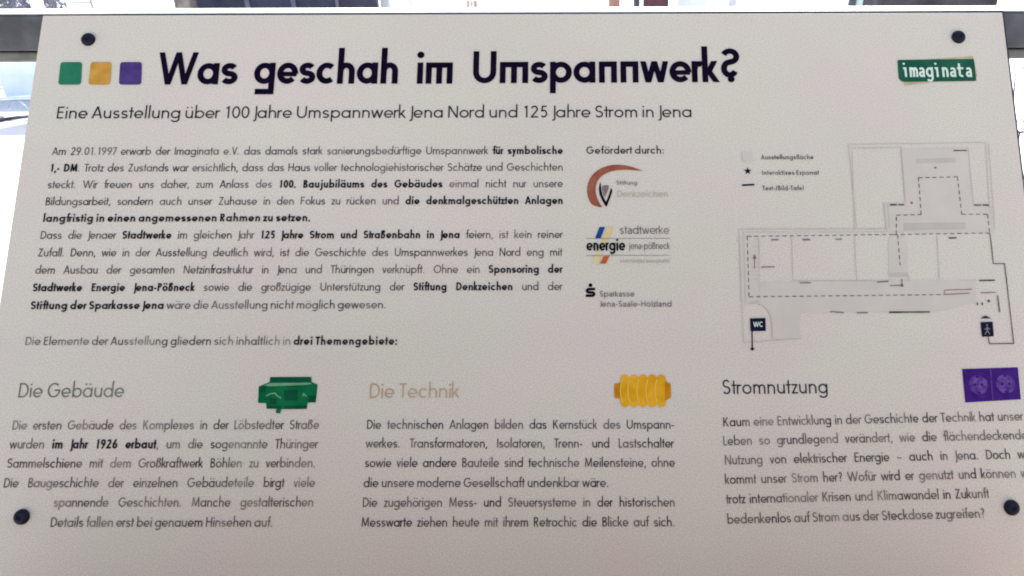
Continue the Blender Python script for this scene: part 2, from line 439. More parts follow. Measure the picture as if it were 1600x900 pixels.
# bolts
for bx, by in ((138.8, 62.4), (1497, 58.5), (35, 807.5), (1580, 793)):
    c = P(bx, by); r = .0087; mb = MB(); n = 24
    prof = [(r*1.02, 0), (r*1.02, .0012), (r*.94, .0028), (r*.7, .0042), (r*.36, .005), (r*.3, .0038)]
    for q, (rr, zz) in enumerate(prof):
        mb.v += [(c.x+rr*math.cos(2*math.pi*k/n), c.y+rr*math.sin(2*math.pi*k/n), zz+.0004) for k in range(n)]
        if q:
            for k in range(n): mb.f.append(((q-1)*n+k, (q-1)*n+(k+1) % n, q*n+(k+1) % n, q*n+k))
    mb.f.append(tuple((len(prof)-1)*n+k for k in range(n)))
    mb.build('bolt', M_BOLT, panel, smooth=True)
# title
for wtxt, x0, x1, y0, y1 in (('Was', 244, 371, 132.5, 132), ('geschah', 395, 623.5, 131.5, 131), ('im', 649, 709, 131.2, 131), ('Umspannwerk?', 736, 1159, 130.5, 128.5)):
    mb = MB(); text_line((mb, mb), wtxt, x0, x1, y0, y1, 50, 'title', (.168, .168), track=-.05); mb.build('title_word', M_TITLE, panel)
mb = MB(); text_line((mb, mb), 'Eine Ausstellung über 100 Jahre Umspannwerk Jena Nord und 125 Jahre Strom in Jena', 87, 1082, 185.5, 183.5, 18.6, '', (.108, .15), justify=False, track=-.025)
mb.build('subtitle_text', M_SUB, panel)
# three colour squares
z5 = Zm(80, 40, 5)
for pts, m in ((((76, 286), (244, 286), (234, 463), (56, 463)), M_GREEN), (((311, 286), (475, 286), (460, 463), (292, 463)), M_YELLOW), (((541, 286), (711, 286), (705, 463), (530, 463)), M_PURPLE)):
    mb = MB(); mb.poly(rounded(px([z5(*p) for p in pts]), .0042)[::-1], .0006); mb.build('colour_square', m, panel)
# introduction
r_ = MB(); bolds = []
intro = [('Am 29.01.1997 erwarb der Imaginata e.V. das damals stark sanierungsbedürftige Umspannwerk *für symbolische*', 81, 880, 242.5, 241),
 ('*1,- DM*. Trotz des Zustands war ersichtlich, dass das Haus voller technologiehistorischer Schätze und Geschichten', 77.5, 880, 268.5, 267),
 ('steckt. Wir freuen uns daher, zum Anlass des *100. Baujubiläums des Gebäudes* einmal nicht nur unsere', 74, 880, 294.5, 292.8),
 ('Bildungsarbeit, sondern auch unser Zuhause in den Fokus zu rücken und *die denkmalgeschützten Anlagen*', 70.5, 880, 321, 319),
 ('*langfristig in einen angemessenen Rahmen zu setzen.*', 66.5, 486, 347, 346),
 ('Dass die Jenaer *Stadtwerke* im gleichen Jahr *125 Jahre Strom und Straßenbahn in Jena* feiern, ist kein reiner', 62.5, 879.5, 373.5, 372.3),
 ('Zufall. Denn, wie in der Ausstellung deutlich wird, ist die Geschichte des Umspannwerkes Jena Nord eng mit', 58.5, 879, 401, 400),
 ('dem Ausbau der gesamten Netzinfrastruktur in Jena und Thüringen verknüpft. Ohne ein *Sponsoring der*', 54.5, 879, 428, 426.5),
 ('*Stadtwerke Energie Jena-Pößneck* sowie die großzügige Unterstützung der *Stiftung Denkzeichen* und der', 50.5, 879, 455.5, 453.5),
 ('*Stiftung der Sparkasse Jena* wäre die Ausstellung nicht möglich gewesen.', 47, 604, 483.5, 482)]
for i, (t, a, c, y0, y1) in enumerate(intro):
    text_line((r_, bolds), t, a, c, y0, y1, 12.0+.075*i, '', (.112, .19), justify=i not in (4, 9), track=-.03)
it = r_.build('introduction_text', M_BODY, panel)
for b_ in bolds:
    if b_.v: b_.build('bold_phrase', M_BOLD, it)
r_, b_ = MB(), MB()
text_line((r_, b_), 'Die Elemente der Ausstellung gliedern sich inhaltlich in *drei Themengebiete:*', 38.5, 621, 539.3, 538.8, 12.8, '', (.112, .19), justify=False)
it = r_.build('lead_in_text', M_PALE, panel); b_.build('bold_phrase', M_BOLD, it)
# three sections
for t, a, c, y0, y1, m, wt in (('Die Gebäude', 27, 194, 621.3, 620.7, M_GREENTX, .088), ('Die Technik', 576, 718, 621.8, 621.5, M_TANTX, .082), ('Stromnutzung', 1128, 1295, 616, 614.5, M_SUB, .098)):
    mb = MB(); text_line((mb, mb), t, a, c, y0, y1, 22.5, '', (wt, wt), justify=False); mb.build('section_heading', m, panel)
secA = [('Die ersten Gebäude des Komplexes in der Löbstedter Straße', 18.5, 499, 671.5, 670.5), ('wurden *im Jahr 1926 erbaut*, um die sogenannte Thüringer', 14.5, 497, 701, 700.5),
 ('Sammelschiene mit dem Großkraftwerk Böhlen zu verbinden.', 10.5, 493.5, 731, 730.3), ('Die Baugeschichte der einzelnen Gebäudeteile birgt viele', 5, 492.5, 761.7, 761),
 ('spannende Geschichten. Manche gestalterischen', 83, 490, 792, 791.5), ('Details fallen erst bei genauem Hinsehen auf.', 78, 427, 823.3, 823)]
secB = [('Die technischen Anlagen bilden das Kernstück des Umspann-', 572.5, 1054, 670.2, 670), ('werkes. Transformatoren, Isolatoren, Trenn- und Lastschalter', 571, 1053, 699.5, 699.5),
 ('sowie viele andere Bauteile sind technische Meilensteine, ohne', 569.5, 1055, 730, 729.5), ('die unsere moderne Gesellschaft undenkbar wäre.', 567.5, 952, 761.3, 761),
 ('Die zugehörigen Mess- und Steuersysteme in der historischen', 566, 1055, 792, 791.5), ('Messwarte ziehen heute mit ihrem Retrochic die Blicke auf sich.', 564, 1055, 823, 822.5)]
secC = [('Kaum eine Entwicklung in der Geschichte der Technik hat unser', 1129.5, 1599, 666.5, 657), ('Leben so grundlegend verändert, wie die flächendeckende', 1130.5, 1606, 696, 686.5),
 ('Nutzung von elektrischer Energie – auch in Jena. Doch wo', 1132, 1612, 726, 716.3), ('kommt unser Strom her? Wofür wird er genutzt und können wir', 1133, 1615, 756.3, 745.8),
 ('trotz internationaler Krisen und Klimawandel in Zukunft', 1134.5, 1546, 787, 778), ('bedenkenlos auf Strom aus der Steckdose zugreifen?', 1136, 1540, 818.5, 809)]
for sec, m, cap, ragged in ((secA, M_PALE, 14.3, (5,)), (secB, M_BODY, 14.2, (3,)), (secC, M_PALE, 14.4, (5,))):
    r_, b_ = MB(), MB()
    for i, (t, a, c, y0, y1) in enumerate(sec):
        text_line((r_, b_), t, a, c, y0, y1, cap+.13*i, '', (.115, .185), justify=i not in ragged, squeeze=.94, track=-.03)
    it = r_.build('section_text', m, panel)
    if b_.v: b_.build('bold_phrase', M_BOLD, it)
# sponsors
mb = MB(); text_line((mb, mb), 'Gefördert durch:', 915.5, 1038, 240.7, 240.3, 11.6, '', (.14, .14), justify=False); mb.build('sponsor_caption', M_BOLD, panel)
z9 = Zm(900, 240, 9)
lg = MB(); lg.poly(px([z9(*p) for p in ((945, 246), (880, 222), (800, 192), (700, 168), (620, 159), (540, 158), (450, 174), (370, 200), (300, 240), (240, 292), (198, 348), (170, 415), (156, 480), (156, 540), (168, 610), (188, 665), (215, 708), (260, 735), (310, 750), (368, 757), (332, 700), (300, 632), (280, 570), (274, 510), (281, 445), (300, 392), (335, 342), (385, 302), (440, 272), (510, 248), (580, 236), (660, 231), (740, 231), (830, 238))])[::-1], .0006)
lg = lg.build('crescent_logo', M_BROWN, panel)
mb = MB()
for pts in (((346, 402), (330, 440), (321, 500), (334, 580), (368, 662), (421, 752), (432, 700), (405, 650), (372, 585), (356, 520), (350, 450)), ((421, 752), (440, 730), (505, 555), (512, 515), (490, 488), (470, 560), (432, 660), (420, 690))):
    mb.poly(px([z9(*p) for p in pts])[::-1], .0007+.00003*len(mb.f))
mb.build('dark_blades', M_BLACK, lg)
mb = MB(); mb.poly(px([z9(*p) for p in ((362, 475), (385, 450), (420, 443), (462, 447), (458, 490), (436, 552), (404, 618), (380, 570))])[::-1], .0006); mb.build('grey_blade', M_GREY, lg)
mb = MB(); text_line((mb, mb), 'Stiftung', *z9(565, 0)[:1], z9(866, 0)[0], z9(0, 440)[1], z9(0, 440)[1], 6.4, 'hum', (.14, .14)); mb.build('logo_word', M_LOGOTX, lg)
mb = MB(); text_line((mb, mb), 'Denkzeichen', z9(575, 0)[0], z9(1300, 0)[0], z9(0, 612)[1], z9(0, 611)[1], 10, 'hum', (.085, .09)); mb.build('logo_word', M_LOGOPALE, lg)
zs = Zm(900, 340, 9.412)
mb = MB(); mb.poly(px([zs(*p) for p in ((345, 140), (428, 140), (362, 306), (280, 306))])[::-1], .0006); lg = mb.build('striped_logo', M_BLUE, panel)
mb = MB()
for k, pts in enumerate((((462, 138), (548, 138), (492, 306), (388, 306)), ((386, 316), (480, 316), (440, 390), (360, 390)), ((320, 490), (395, 490), (352, 556), (292, 556)), ((268, 566), (372, 566), (335, 680), (242, 680)))):
    mb.poly(px([zs(*p) for p in pts])[::-1], .0006)
mb.build('straw_stripe', M_STRAW, lg)
mb = MB(); mb.poly(px([zs(*p) for p in ((410, 566), (490, 566), (440, 678), (352, 678))])[::-1], .0008); mb.build('orange_stripe', M_ORANGE, lg)
mb = MB()
for y in (309, 559): mb.ribbon(px([zs(145, y), zs(1375, y-2)]), .0006, .0007)
mb.build('rule', M_GREY, lg)
def word(t, zf, x0, x1, y, cap, m, wt, parent, style='hum'):
    k = MB(); text_line((k, k), t, zf(x0, y)[0], zf(x1, y)[0], zf(x0, y)[1], zf(x1, y-1)[1], cap, style, (wt, wt), justify=False, z=.0009); return k.build('logo_word', m, parent)
word('stadtwerke', zs, 638, 1378, 244, 13.0, M_LOGOTX, .085, lg)
word('energie', zs, 150, 728, 487, 17.4, M_BLACK, .165, lg)
word('jena-pößneck', zs, 775, 1382, 466, 10.4, M_LOGOTX, .09, lg)
word('STADTWERKE JENA GRUPPE', zs, 645, 1382, 667, 4.6, M_LOGOPALE, .13, lg)
zk = Zm(900, 430, 9.412)
mb = MB(); mb.ribbon(px([zk(*p) for p in ((282, 205), (190, 205), (168, 214), (162, 229), (170, 246), (190, 254), (245, 256), (262, 266), (266, 280), (258, 296), (240, 303), (145, 303))]), .0032, .0006)
mb.disc(P(*zk(212, 148)), .00235, .0006); lg = mb.build('bank_logo', M_BLACK, panel)
word('Sparkasse', zk, 343, 864, 318, 9.0, M_LOGOTX, .12, lg); word('Jena-Saale-Holzland', zk, 350, 1412, 466, 9.2, M_LOGOTX, .12, lg)
# green badge
zb = Zm(1390, 80, 10.667)
mb = MB(); mb.poly(rounded(px([zb(*p) for p in ((205, 170), (1388, 82), (1462, 428), (240, 578))]), .0015)[::-1], .0004); bk = mb.build('badge', M_BADGEBK, panel)
mb = MB(); mb.poly(rounded(px([zb(*p) for p in ((128, 150), (1400, 132), (1444, 500), (215, 516), (150, 465))]), .0022)[::-1], .0007); mb.build('badge_field', M_BADGE, bk)
mb = MB()
for ch, x0, x1 in (('i', 220, 300), ('m', 332, 480), ('a', 486, 596), ('g', 606, 736), ('i', 748, 828), ('n', 872, 990), ('a', 1004, 1118), ('t', 1128, 1244), ('a', 1268, 1380)):
    text_line((mb, mb), ch, zb(x0, 0)[0], zb(x1, 0)[0], zb(0, 437)[1], zb(0, 436)[1], 23.0, 'mono', (.135, .135), z=.001)
mb.build('badge_word', M_WHITE, bk)
# pictograms
zh = Zm(380, 570, 10)
mb = MB(); mb.poly(px([zh(*p) for p in ((425, 265), (1068, 268), (1165, 310), (1135, 590), (1010, 590), (995, 690), (600, 695), (580, 760), (510, 755), (520, 690), (370, 685), (360, 600), (235, 595), (245, 340))])[::-1], .0006); ic = mb.build('building_pictogram', M_ICOGREEN, panel)
mb = MB(); mb.poly(px([zh(*p) for p in ((425, 193), (1065, 190), (1070, 272), (418, 272))])[::-1], .0008); mb.build('roof_band', M_ICODARK, ic)
mb = MB(); mb.poly(px([zh(*p) for p in ((430, 285), (1050, 280), (1080, 302), (900, 318), (420, 335), (330, 322))])[::-1], .0009)
mb.ribbon(px([zh(*p) for p in ((365, 492), (400, 465), (450, 448), (505, 446), (540, 490), (595, 520))]), .0016, .0009)
mb.ribbon(px([zh(*p) for p in ((935, 490), (950, 455), (990, 490))]), .0016, .0009); mb.build('pale_detail', M_ICOLIGHT, ic)
for q_ in (((250, 345), (360, 330), (355, 420), (248, 430)), ((380, 640), (600, 640), (598, 690), (382, 682)), ((640, 640), (990, 635), (985, 682), (640, 686)), ((1030, 480), (1140, 470), (1128, 575), (1020, 580)), ((640, 400), (860, 395), (850, 560), (650, 560)), ((420, 520), (520, 530), (515, 620), (425, 620))):
    mb = MB(); mb.poly(px([zh(*p) for p in q_])[::-1], .0008); mb.build('dark_bay', M_ICODARK, ic)
zi = Zm(540, 560, 2.963)
out = [(1272, 116)]; 
top, bot = [], []
for k in range(5):
    x0 = 1272+k*42; top += [(x0, 92), (x0+8, 78), (x0+21, 74), (x0+34, 78), (x0+42, 92)]; bot += [(x0, 208), (x0+8, 222), (x0+21, 227), (x0+34, 222), (x0+42, 208)]
mb = MB(); mb.poly(px([zi(*p) for p in top+bot[::-1]])[::-1], .0006); ic = mb.build('insulator_pictogram', M_INSUL, panel)
for pts in (((1244, 118), (1276, 112), (1276, 188), (1244, 182)), ((1478, 104), (1505, 118), (1507, 180), (1478, 196))):
    mb = MB(); mb.poly(rounded(px([zi(*p) for p in pts]), .0012)[::-1], .0007); mb.build('end_cap', M_INSDARK, ic)
mb = MB()
for k in range(5):
    x = 1268+k*42+ (8 if k == 0 else 0); mb.ribbon(px([zi(x+a, y) for a, y in ((6, 96), (-2, 125), (-4, 152), (-1, 182), (8, 208))]), .0011, .0009)
mb.build('pale_rib', M_INSLIGHT, ic)
zo = Zm(1100, 560, 3)
mb = MB(); mb.poly(px([zo(*p) for p in ((1209, 50), (1470, 42), (1484, 192), (1224, 207))])[::-1], .0006); ic = mb.build('socket_pictogram', M_SOCK, panel)
for cx_, cy_ in ((1284, 124), (1412, 120)):
    mb = MB(); c = P(*zo(cx_, cy_))
    mb.disc(c, .0112, .0008, 24)
    face = mb.build('socket_face', M_SOCKLT, ic)
    for a in (-.0042, .0042):
        mb = MB(); mb.disc(c+Vector((a, 0)), .0019, .001, 12); mb.build('pin_hole', M_SOCK, face)
    for a in (-.0095, .0095):
        mb = MB(); mb.poly([c+Vector((-.002, a-.0012)), c+Vector((.002, a-.0012)), c+Vector((.002, a+.0012)), c+Vector((-.002, a+.0012))], .001); mb.build('earth_clip', M_SOCK, face)
mb = MB(); mb.ribbon(px([zo(1341, 48), zo(1353, 200)]), .0011, .0008); mb.build('socket_seam', M_SOCKLT, ic)
# floor plan
zA, zB = Zm(1140, 210, 3.478), Zm(1140, 380, 3.478)
mb = MB()
def fill(pts, z=.0003): mb.poly(px(pts)[::-1], z)
fill([zA(*p) for p in ((930, 75), (1295, 70), (1325, 385), (1430, 388), (1435, 528), (850, 532), (840, 372), (952, 372))])
fill([zA(52, 548), zA(155, 548), zB(160, 200), zB(160, 312), zB(108, 318), zB(58, 318)], .00034)
fill([zB(*p) for p in ((162, 206), (1340, 200), (1335, 320), (1140, 372), (385, 378), (380, 520), (232, 520), (218, 385), (190, 345), (162, 328))], .00032)
fill([zA(868, 552), zA(955, 552), zB(965, 0), zB(970, 198), zB(866, 199), zB(862, 0)], .00036)
plan = mb.build('floor_plan', M_AREA, panel)
mb = MB()
def shade(pts): m_ = MB(); m_.poly(px(pts)[::-1], .00045); m_.build('shaded_area', M_AREADK, plan)
shade([zA(*p) for p in ((1012, 133), (1225, 128), (1228, 153), (1012, 160))]); shade([zA(*p) for p in ((945, 482), (1280, 478), (1282, 516), (945, 522))])
shade([zB(*p) for p in ((870, 160), (968, 158), (970, 178), (870, 182))])
mb = MB()
def thin(*pts, wd=.0007): mb.ribbon(px(pts), wd, .0006)
thin(zA(645, 55), zA(1392, 45)); thin(zA(665, 76), zA(930, 71)); thin(zA(645, 55), zA(690, 515)); thin(zA(665, 76), zA(678, 515))
thin(zA(1390, 50), zA(1412, 420)); thin(zA(1406, 48), zA(1440, 520)); thin(zA(932, 78), zA(955, 372), wd=.001); thin(zA(1294, 72), zA(1325, 385))
thin(zA(50, 516), zA(860, 514), wd=.0009); thin(zA(70, 532), zA(860, 530)); thin(zA(50, 516), zB(75, 540)); thin(zA(75, 532), zB(85, 320))
thin(zA(835, 372), zA(850, 514)); thin(zA(858, 372), zA(868, 514)); thin(zA(335, 556), zB(345, 205)); thin(zA(678, 550), zB(690, 205)); thin(zA(1125, 550), zB(1140, 200))
thin(zB(80, 330), zB(150, 328), zB(190, 345), zB(218, 385), zB(230, 440), zB(232, 520)); thin(zB(75, 540), zB(385, 518)); thin(zB(160, 0), zB(160, 180)); thin(zB(110, 318), zB(160, 316))
thin(zB(345, 206), zB(865, 204)); thin(zB(866, 182), zB(972, 180)); thin(zB(972, 180), zB(975, 205)); thin(zA(155, 560), zB(160, 0))
for y in range(20, 200, 22): thin(zB(120, y), zB(160, y), wd=.0004)
mb.build('wall_line', M_THIN, plan)
mb = MB()
def dashed(*pts, on=.0052, off=.0036, wd=.001):
    q = px(pts)
    for a, c in zip(q[:-1], q[1:]):
        L_ = (c-a).length; d = (c-a)/L_; t = 0
        while t < L_: mb.ribbon([a+d*t, a+d*min(L_, t+on)], wd, .0008); t += on+off
dashed(zA(95, 555), zA(890, 545), zA(1415, 537)); dashed(zA(905, 545), zA(905, 440), zA(1040, 437), zA(1025, 237), zA(1237, 232), zA(1260, 435), zA(1400, 435), zA(1412, 537))
dashed(zA(912, 545), zB(926, 120)); dashed(zA(95, 555), zB(105, 292), zB(1165, 280))
mb.ribbon(px([zA(1413, 537), zB(1420, 0), zB(1432, 112), zB(1493, 112), zB(1543, 545), zB(1410, 547), zB(1404, 500)]), .0012, .0008)
mb.ribbon(px([zB(135, 140), zB(135, 68)]), .0009, .0008); mb.poly(px([zB(125, 85), zB(145, 85), zB(135, 60)])[::-1], .0008)
mb.ribbon(px([zB(935, 195), zB(935, 230)]), .001, .0008)
mb.build('route_line', M_DASH, plan)
def mark():
    global mb
    mb = MB()
def done(): mb.build('display_mark', M_DASH, plan)
for a, c, wd in ((zA(870, 383), zA(908, 383), .0022), (zA(914, 383), zA(948, 383), .0022), (zA(1327, 385), zA(1366, 385), .0022), (zA(1373, 385), zA(1408, 385), .0022), (zA(395, 573), zA(437, 572), .002), (zA(1190, 564), zA(1232, 563), .002),
    (zB(1355, 204), zB(1440, 202), .0018), (zB(865, 376), zB(1088, 374), .0021), (zB(1455, 285), zB(1466, 376), .0018), (zA(1215, 89), zA(1287, 88), .0018)): mark(); mb.ribbon(px([a, c]), wd, .0008); done()
for c, r in ((zA(1117, 182), .0012), (zA(988, 373), .0016), (zB(935, 230), .002), (zB(1407, 315), .0018)): mark(); mb.disc(P(*c), r, .0009, 10); done()
for c in (zB(1345, 330), zB(1371, 330)): mark(); mb.disc(P(*c), .001, .0009, 10, .0021); done()
mark(); mb.poly(px([zB(*p) for p in ((1362, 410), (1375, 400), (1390, 394), (1405, 400), (1418, 410))]), .0009); done()
mb = MB()
for a, c, wd in ((zA(225, 574), zA(265, 573), .0017), (zA(575, 571), zA(610, 570), .0017), (zB(170, 131), zB(245, 129), .0016), (zB(380, 216), zB(440, 215), .0016), (zB(800, 213), zB(862, 208), .0014), (zB(872, 231), zB(925, 230), .0016), (zB(545, 372), zB(620, 378), .0016), (zB(690, 379), zB(750, 378), .0016)): mb = MB(); mb.ribbon(px([a, c]), wd, .0008); mb.build('pale_mark', M_GREY, plan)
mb = MB()
for a, c in ((zB(1165, 256), zB(1315, 251)), (zB(1168, 280), zB(1305, 272)), (zB(1165, 256), zB(1168, 280)), (zB(1360, 271), zB(1447, 268))): mb.ribbon(px([a, c]), .0012, .0009)
mb.build('counter_line', M_PLANRED, plan)
mb = MB(); mb.poly(px([zB(110, 409), zB(194, 407), zB(196, 477), zB(113, 479)])[::-1], .0008); mb.ribbon(px([zB(121, 478), zB(123, 570)]), .0014, .00085); mb.poly(px([zB(*p) for p in ((110, 574), (123, 566), (136, 573), (123, 586))])[::-1], .0009)
fl = mb.build('lavatory_flag', M_NAVY, plan)
mb = MB(); text_line((mb, mb), 'WC', zB(128, 0)[0], zB(182, 0)[0], zB(0, 456)[1], zB(0, 455)[1], 8, '', (.15, .15), z=.001); mb.build('flag_letters', M_WHITE, fl)
mb = MB(); mb.poly(px([zB(1362, 430), zB(1428, 427), zB(1434, 506), zB(1370, 509)])[::-1], .0008); fl = mb.build('lift_sign', M_NAVY, plan)
mb = MB(); mb.disc(P(*zB(1397, 446)), .0011, .001, 10); mb.ribbon(px([zB(1397, 456), zB(1398, 478)]), .0016, .001); mb.ribbon(px([zB(1385, 498), zB(1398, 474), zB(1412, 496)]), .0011, .001); mb.ribbon(px([zB(1383, 470), zB(1397, 460), zB(1412, 468)]), .0009, .001)
mb.build('walking_figure', M_GREY, fl)
# legend
mb = MB(); mb.poly(px([zA(66, 97), zA(126, 95), zA(130, 145), zA(70, 147)])[::-1], .0006); lg = mb.build('plan_legend', M_AREA, panel)
mb = MB(); c = P(*zA(98, 200))
star = []
for k in range(10):
    a = math.pi/2+k*math.pi/5; rr = .0052 if k % 2 == 0 else .0021; star.append(c+Vector((rr*math.cos(a), rr*math.sin(a))))
mb.poly(star, .0007); mb.ribbon(px([zA(67, 277), zA(134, 274)]), .0023, .0007); mb.build('legend_symbol', M_NAVY, lg)
mb = MB()
for t, x0, x1, y in (('Ausstellungsfläche', 170, 457, 137), ('Interaktives Exponat', 174, 487, 221), ('Text-/Bild-Tafel', 178, 405, 305)):
    text_line((mb, mb), t, zA(x0, 0)[0], zA(x1, 0)[0], zA(0, y)[1], zA(0, y-1)[1], 7.2, '', (.155, .155), justify=False)
mb.build('legend_text', M_DASH, lg)
mb = MB(); mb.box(uL+.01, uR-.01, vB-.10, vB-.08, -.034, .50)  # unseen ledge added to block light, so the lower board darkens and warms
mb.build('light_blocker_ledge', mat('warm brown light blocker', (.28, .175, .04), .6, var=.3, scale=9, detail=8), panel, bevel=.004)
# struts that carry the board from behind
low = PM @ Vector((0, vB+.10, -.012))
for sx in (uL+.24, uR-.24):
    mb = MB(); mb.box(sx-.02, sx+.02, vB-.079, vT-.05, -.034, -.0086); mb.build('back_batten', mat('galvanised steel', (.3, .3, .31), .45, .6, var=.1, scale=40), panel, bevel=.002)

# ------------------------------------------------------------------ THE RAIL BEHIND THE BOARD
top_w = PM @ Vector((0, vT, -TH-.008))
Yf = top_w.y+.012
zt = at_y(CX, 18.0, Yf).z
d = ray(CX, 11.0); Yb = CAM.y+(d.y)*((zt-CAM.z)/d.z)
zm = at_y(20, 80, Yf).z; zb_ = at_y(20, 98, Yf).z
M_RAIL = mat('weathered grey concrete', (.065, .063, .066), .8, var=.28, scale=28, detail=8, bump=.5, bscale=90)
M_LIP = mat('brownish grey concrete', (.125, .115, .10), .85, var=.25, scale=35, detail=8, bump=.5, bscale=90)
M_CAP = mat('white painted coping', (.80, .79, .77), .5, var=.06, scale=18, detail=6)
rail = empty('support_rail', (0, Yf+.05, 0), 'long dark grey rail with white coping running behind the top of the board', 'rail')
def rb(name, m, x0, x1, y0, y1, z0, z1, bevel=.003):
    mb = MB(); mb.box(x0, x1, y0-rail.location.y, y1-rail.location.y, z0, z1); return mb.build(name, m, rail, bevel)
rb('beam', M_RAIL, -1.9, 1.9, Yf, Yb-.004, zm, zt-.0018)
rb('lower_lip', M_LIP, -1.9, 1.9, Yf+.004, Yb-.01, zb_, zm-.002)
rb('coping', M_CAP, -1.9, 1.9, Yf+.001, Yb, zt-.0014, zt, .0004)
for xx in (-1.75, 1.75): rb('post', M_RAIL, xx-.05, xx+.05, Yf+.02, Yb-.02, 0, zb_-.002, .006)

# ------------------------------------------------------------------ THINGS OUT IN THE SUN BEHIND
def xs_at(pa, pb, Y): return at_y(pa, 8, Y).x, at_y(pb, 8, Y).x
def slab(name, m, pa, pb, Y, depth, z1, label, cat, group=None, z0=0, bevel=.01):
    a, c = xs_at(pa, pb, Y); mid = (a+c)/2
    o = empty(name, (mid, Y, 0), label, cat, group)
    mb = MB(); mb.box(a-mid, c-mid, 0, depth, z0, z1); mb.build('body', m, o, bevel)
    return o, a-mid, c-mid
M_WHT = mat('white painted metal', (.82, .83, .85), .45, var=.04, scale=6)
M_DKNAVY = mat('dark navy boards', (.020, .019, .045), .6, var=.5, scale=5, detail=8)
M_BATT = mat('grey batten', (.13, .12, .17), .6, var=.2, scale=8)
M_SALM = mat('salmon painted post', (.36, .17, .13), .7, var=.25, scale=6)
M_DKGR = mat('dark grey metal', (.06, .06, .065), .6, var=.4, scale=12)
M_MAR = mat('maroon painted boards', (.10, .028, .034), .65, var=.3, scale=5, detail=8)
M_ICE = mat('pale blue painted board', (.74, .80, .86), .6, var=.03, scale=3)
M_MINT = mat('pale mint painted board', (.55, .68, .66), .6, var=.08, scale=3)
M_STONE = mat('dark brown grey stone', (.055, .048, .05), .9, var=.5, scale=7, detail=10, bump=1, bscale=20)
M_PGREY = mat('pale grey post', (.55, .55, .56), .7, var=.1, scale=6)
M_LEAF = mat('dusty blue green leaves', (.035, .036, .075), .7, var=.5, scale=3)
M_BARK = mat('shrub stems', (.08, .06, .05), .9, var=.3, scale=20)
M_TAUPE = mat('taupe weathered post', (.20, .17, .14), .9, var=.5, scale=9, detail=8)
# white framed glazed screen
Y = 9.0
a, c = xs_at(-60, 152, Y); mid = (a+c)/2
scr = empty('glazed_screen', (mid, Y, 0), 'white framed glazed screen in the sun at the far left above the rail', 'screen')
def sx(p): return at_y(p, 8, Y).x-mid
mb = MB(); top = 2.0
for p, q in ((-60, -52), (48, 51), (58, 63), (104, 109), (145, 152)): mb.box(sx(p), sx(q), 0, .06, 0, top)
for zlo, zhi in ((top, top+.07), (.02, .1)): mb.box(a-mid, c-mid, -.003, .063, zlo, zhi)
zbar = at_y(50, 15.5, Y).z; mb.box(a-mid+.002, c-mid-.002, .002, .058, zbar-.09, zbar)
z2 = at_y(50, 4.5, Y).z; mb.build('frame', M_WHT, scr)
M_GBAR = mat('blue grey glazing bar', (.16, .16, .24), .6)
for zz_ in (z2, zbar+.012):
    mb = MB(); mb.box(sx(110), sx(144), .012, .024, zz_-.008, zz_+.008); mb.build('glazing_bar', M_GBAR, scr)
mb = MB(); mb.box(sx(141), sx(144.5), .010, .022, zbar+.022, 1.9); mb.build('glazing_bar', M_GBAR, scr)
gm = bpy.data.materials.new('clear pane glass'); gm.use_nodes = True
gb = gm.node_tree.nodes['Principled BSDF']; gb.inputs['Base Color'].default_value = (.9, .94, 1, 1); gb.inputs['Roughness'].default_value = .05
gb.inputs['Alpha'].default_value = .05; gb.inputs['Metallic'].default_value = 0
for p, q in ((-52, 48), (63, 104), (109, 145)):
    mb = MB(); mb.box(sx(p)+.002, sx(q)-.002, .027, .033, zbar+.002, top-.002); mb.build('pane', gm, scr)
def shrub(X, Y_, rad, hgt, n, label, seed):
    rnd = random.Random(seed)
    o = empty('shrub', (X, Y_, 0), label, 'shrub', 'shrubs behind the glazed screen')
    mb = MB()
    for k in range(6):
        a_ = k*1.05; mb.tube([(0, 0, 0), (rad*.3*math.cos(a_), rad*.3*math.sin(a_), hgt*.5), (rad*.6*math.cos(a_), rad*.6*math.sin(a_), hgt*.9)], .012, 5)
    mb.build('stem', M_BARK, o)
    mb = MB()
    for k in range(n):
        while True:
            q = Vector((rnd.uniform(-1, 1), rnd.uniform(-1, 1), rnd.uniform(-1, 1)))
            if .2 < q.length < 1 and rnd.random() < .35+.65*abs(math.sin(q.x*5+q.z*4)): break
        ctr = Vector((q.x*rad, q.y*rad, hgt*.55+q.z*hgt*.45)); s_ = rnd.uniform(.03, .06)
        e1 = Vector((rnd.gauss(0, 1), rnd.gauss(0, 1), rnd.gauss(0, 1))).normalized(); e2 = e1.orthogonal().normalized()
        mb.add([ctr-e1*s_, ctr+e2*s_*.45, ctr+e1*s_, ctr-e2*s_*.45], [(0, 1, 2, 3)])
    mb.build('foliage', M_LEAF, o)
shrub(at_y(18, 8, 10).x, 9.9, .34, 1.7, 1500, 'dark leafy shrub seen through the leftmost pane of the white screen', 1)
shrub(at_y(78, 8, 10).x, 10.0, .2, 1.42, 500, 'thin leafy shrub seen through the middle pane of the white screen', 2)
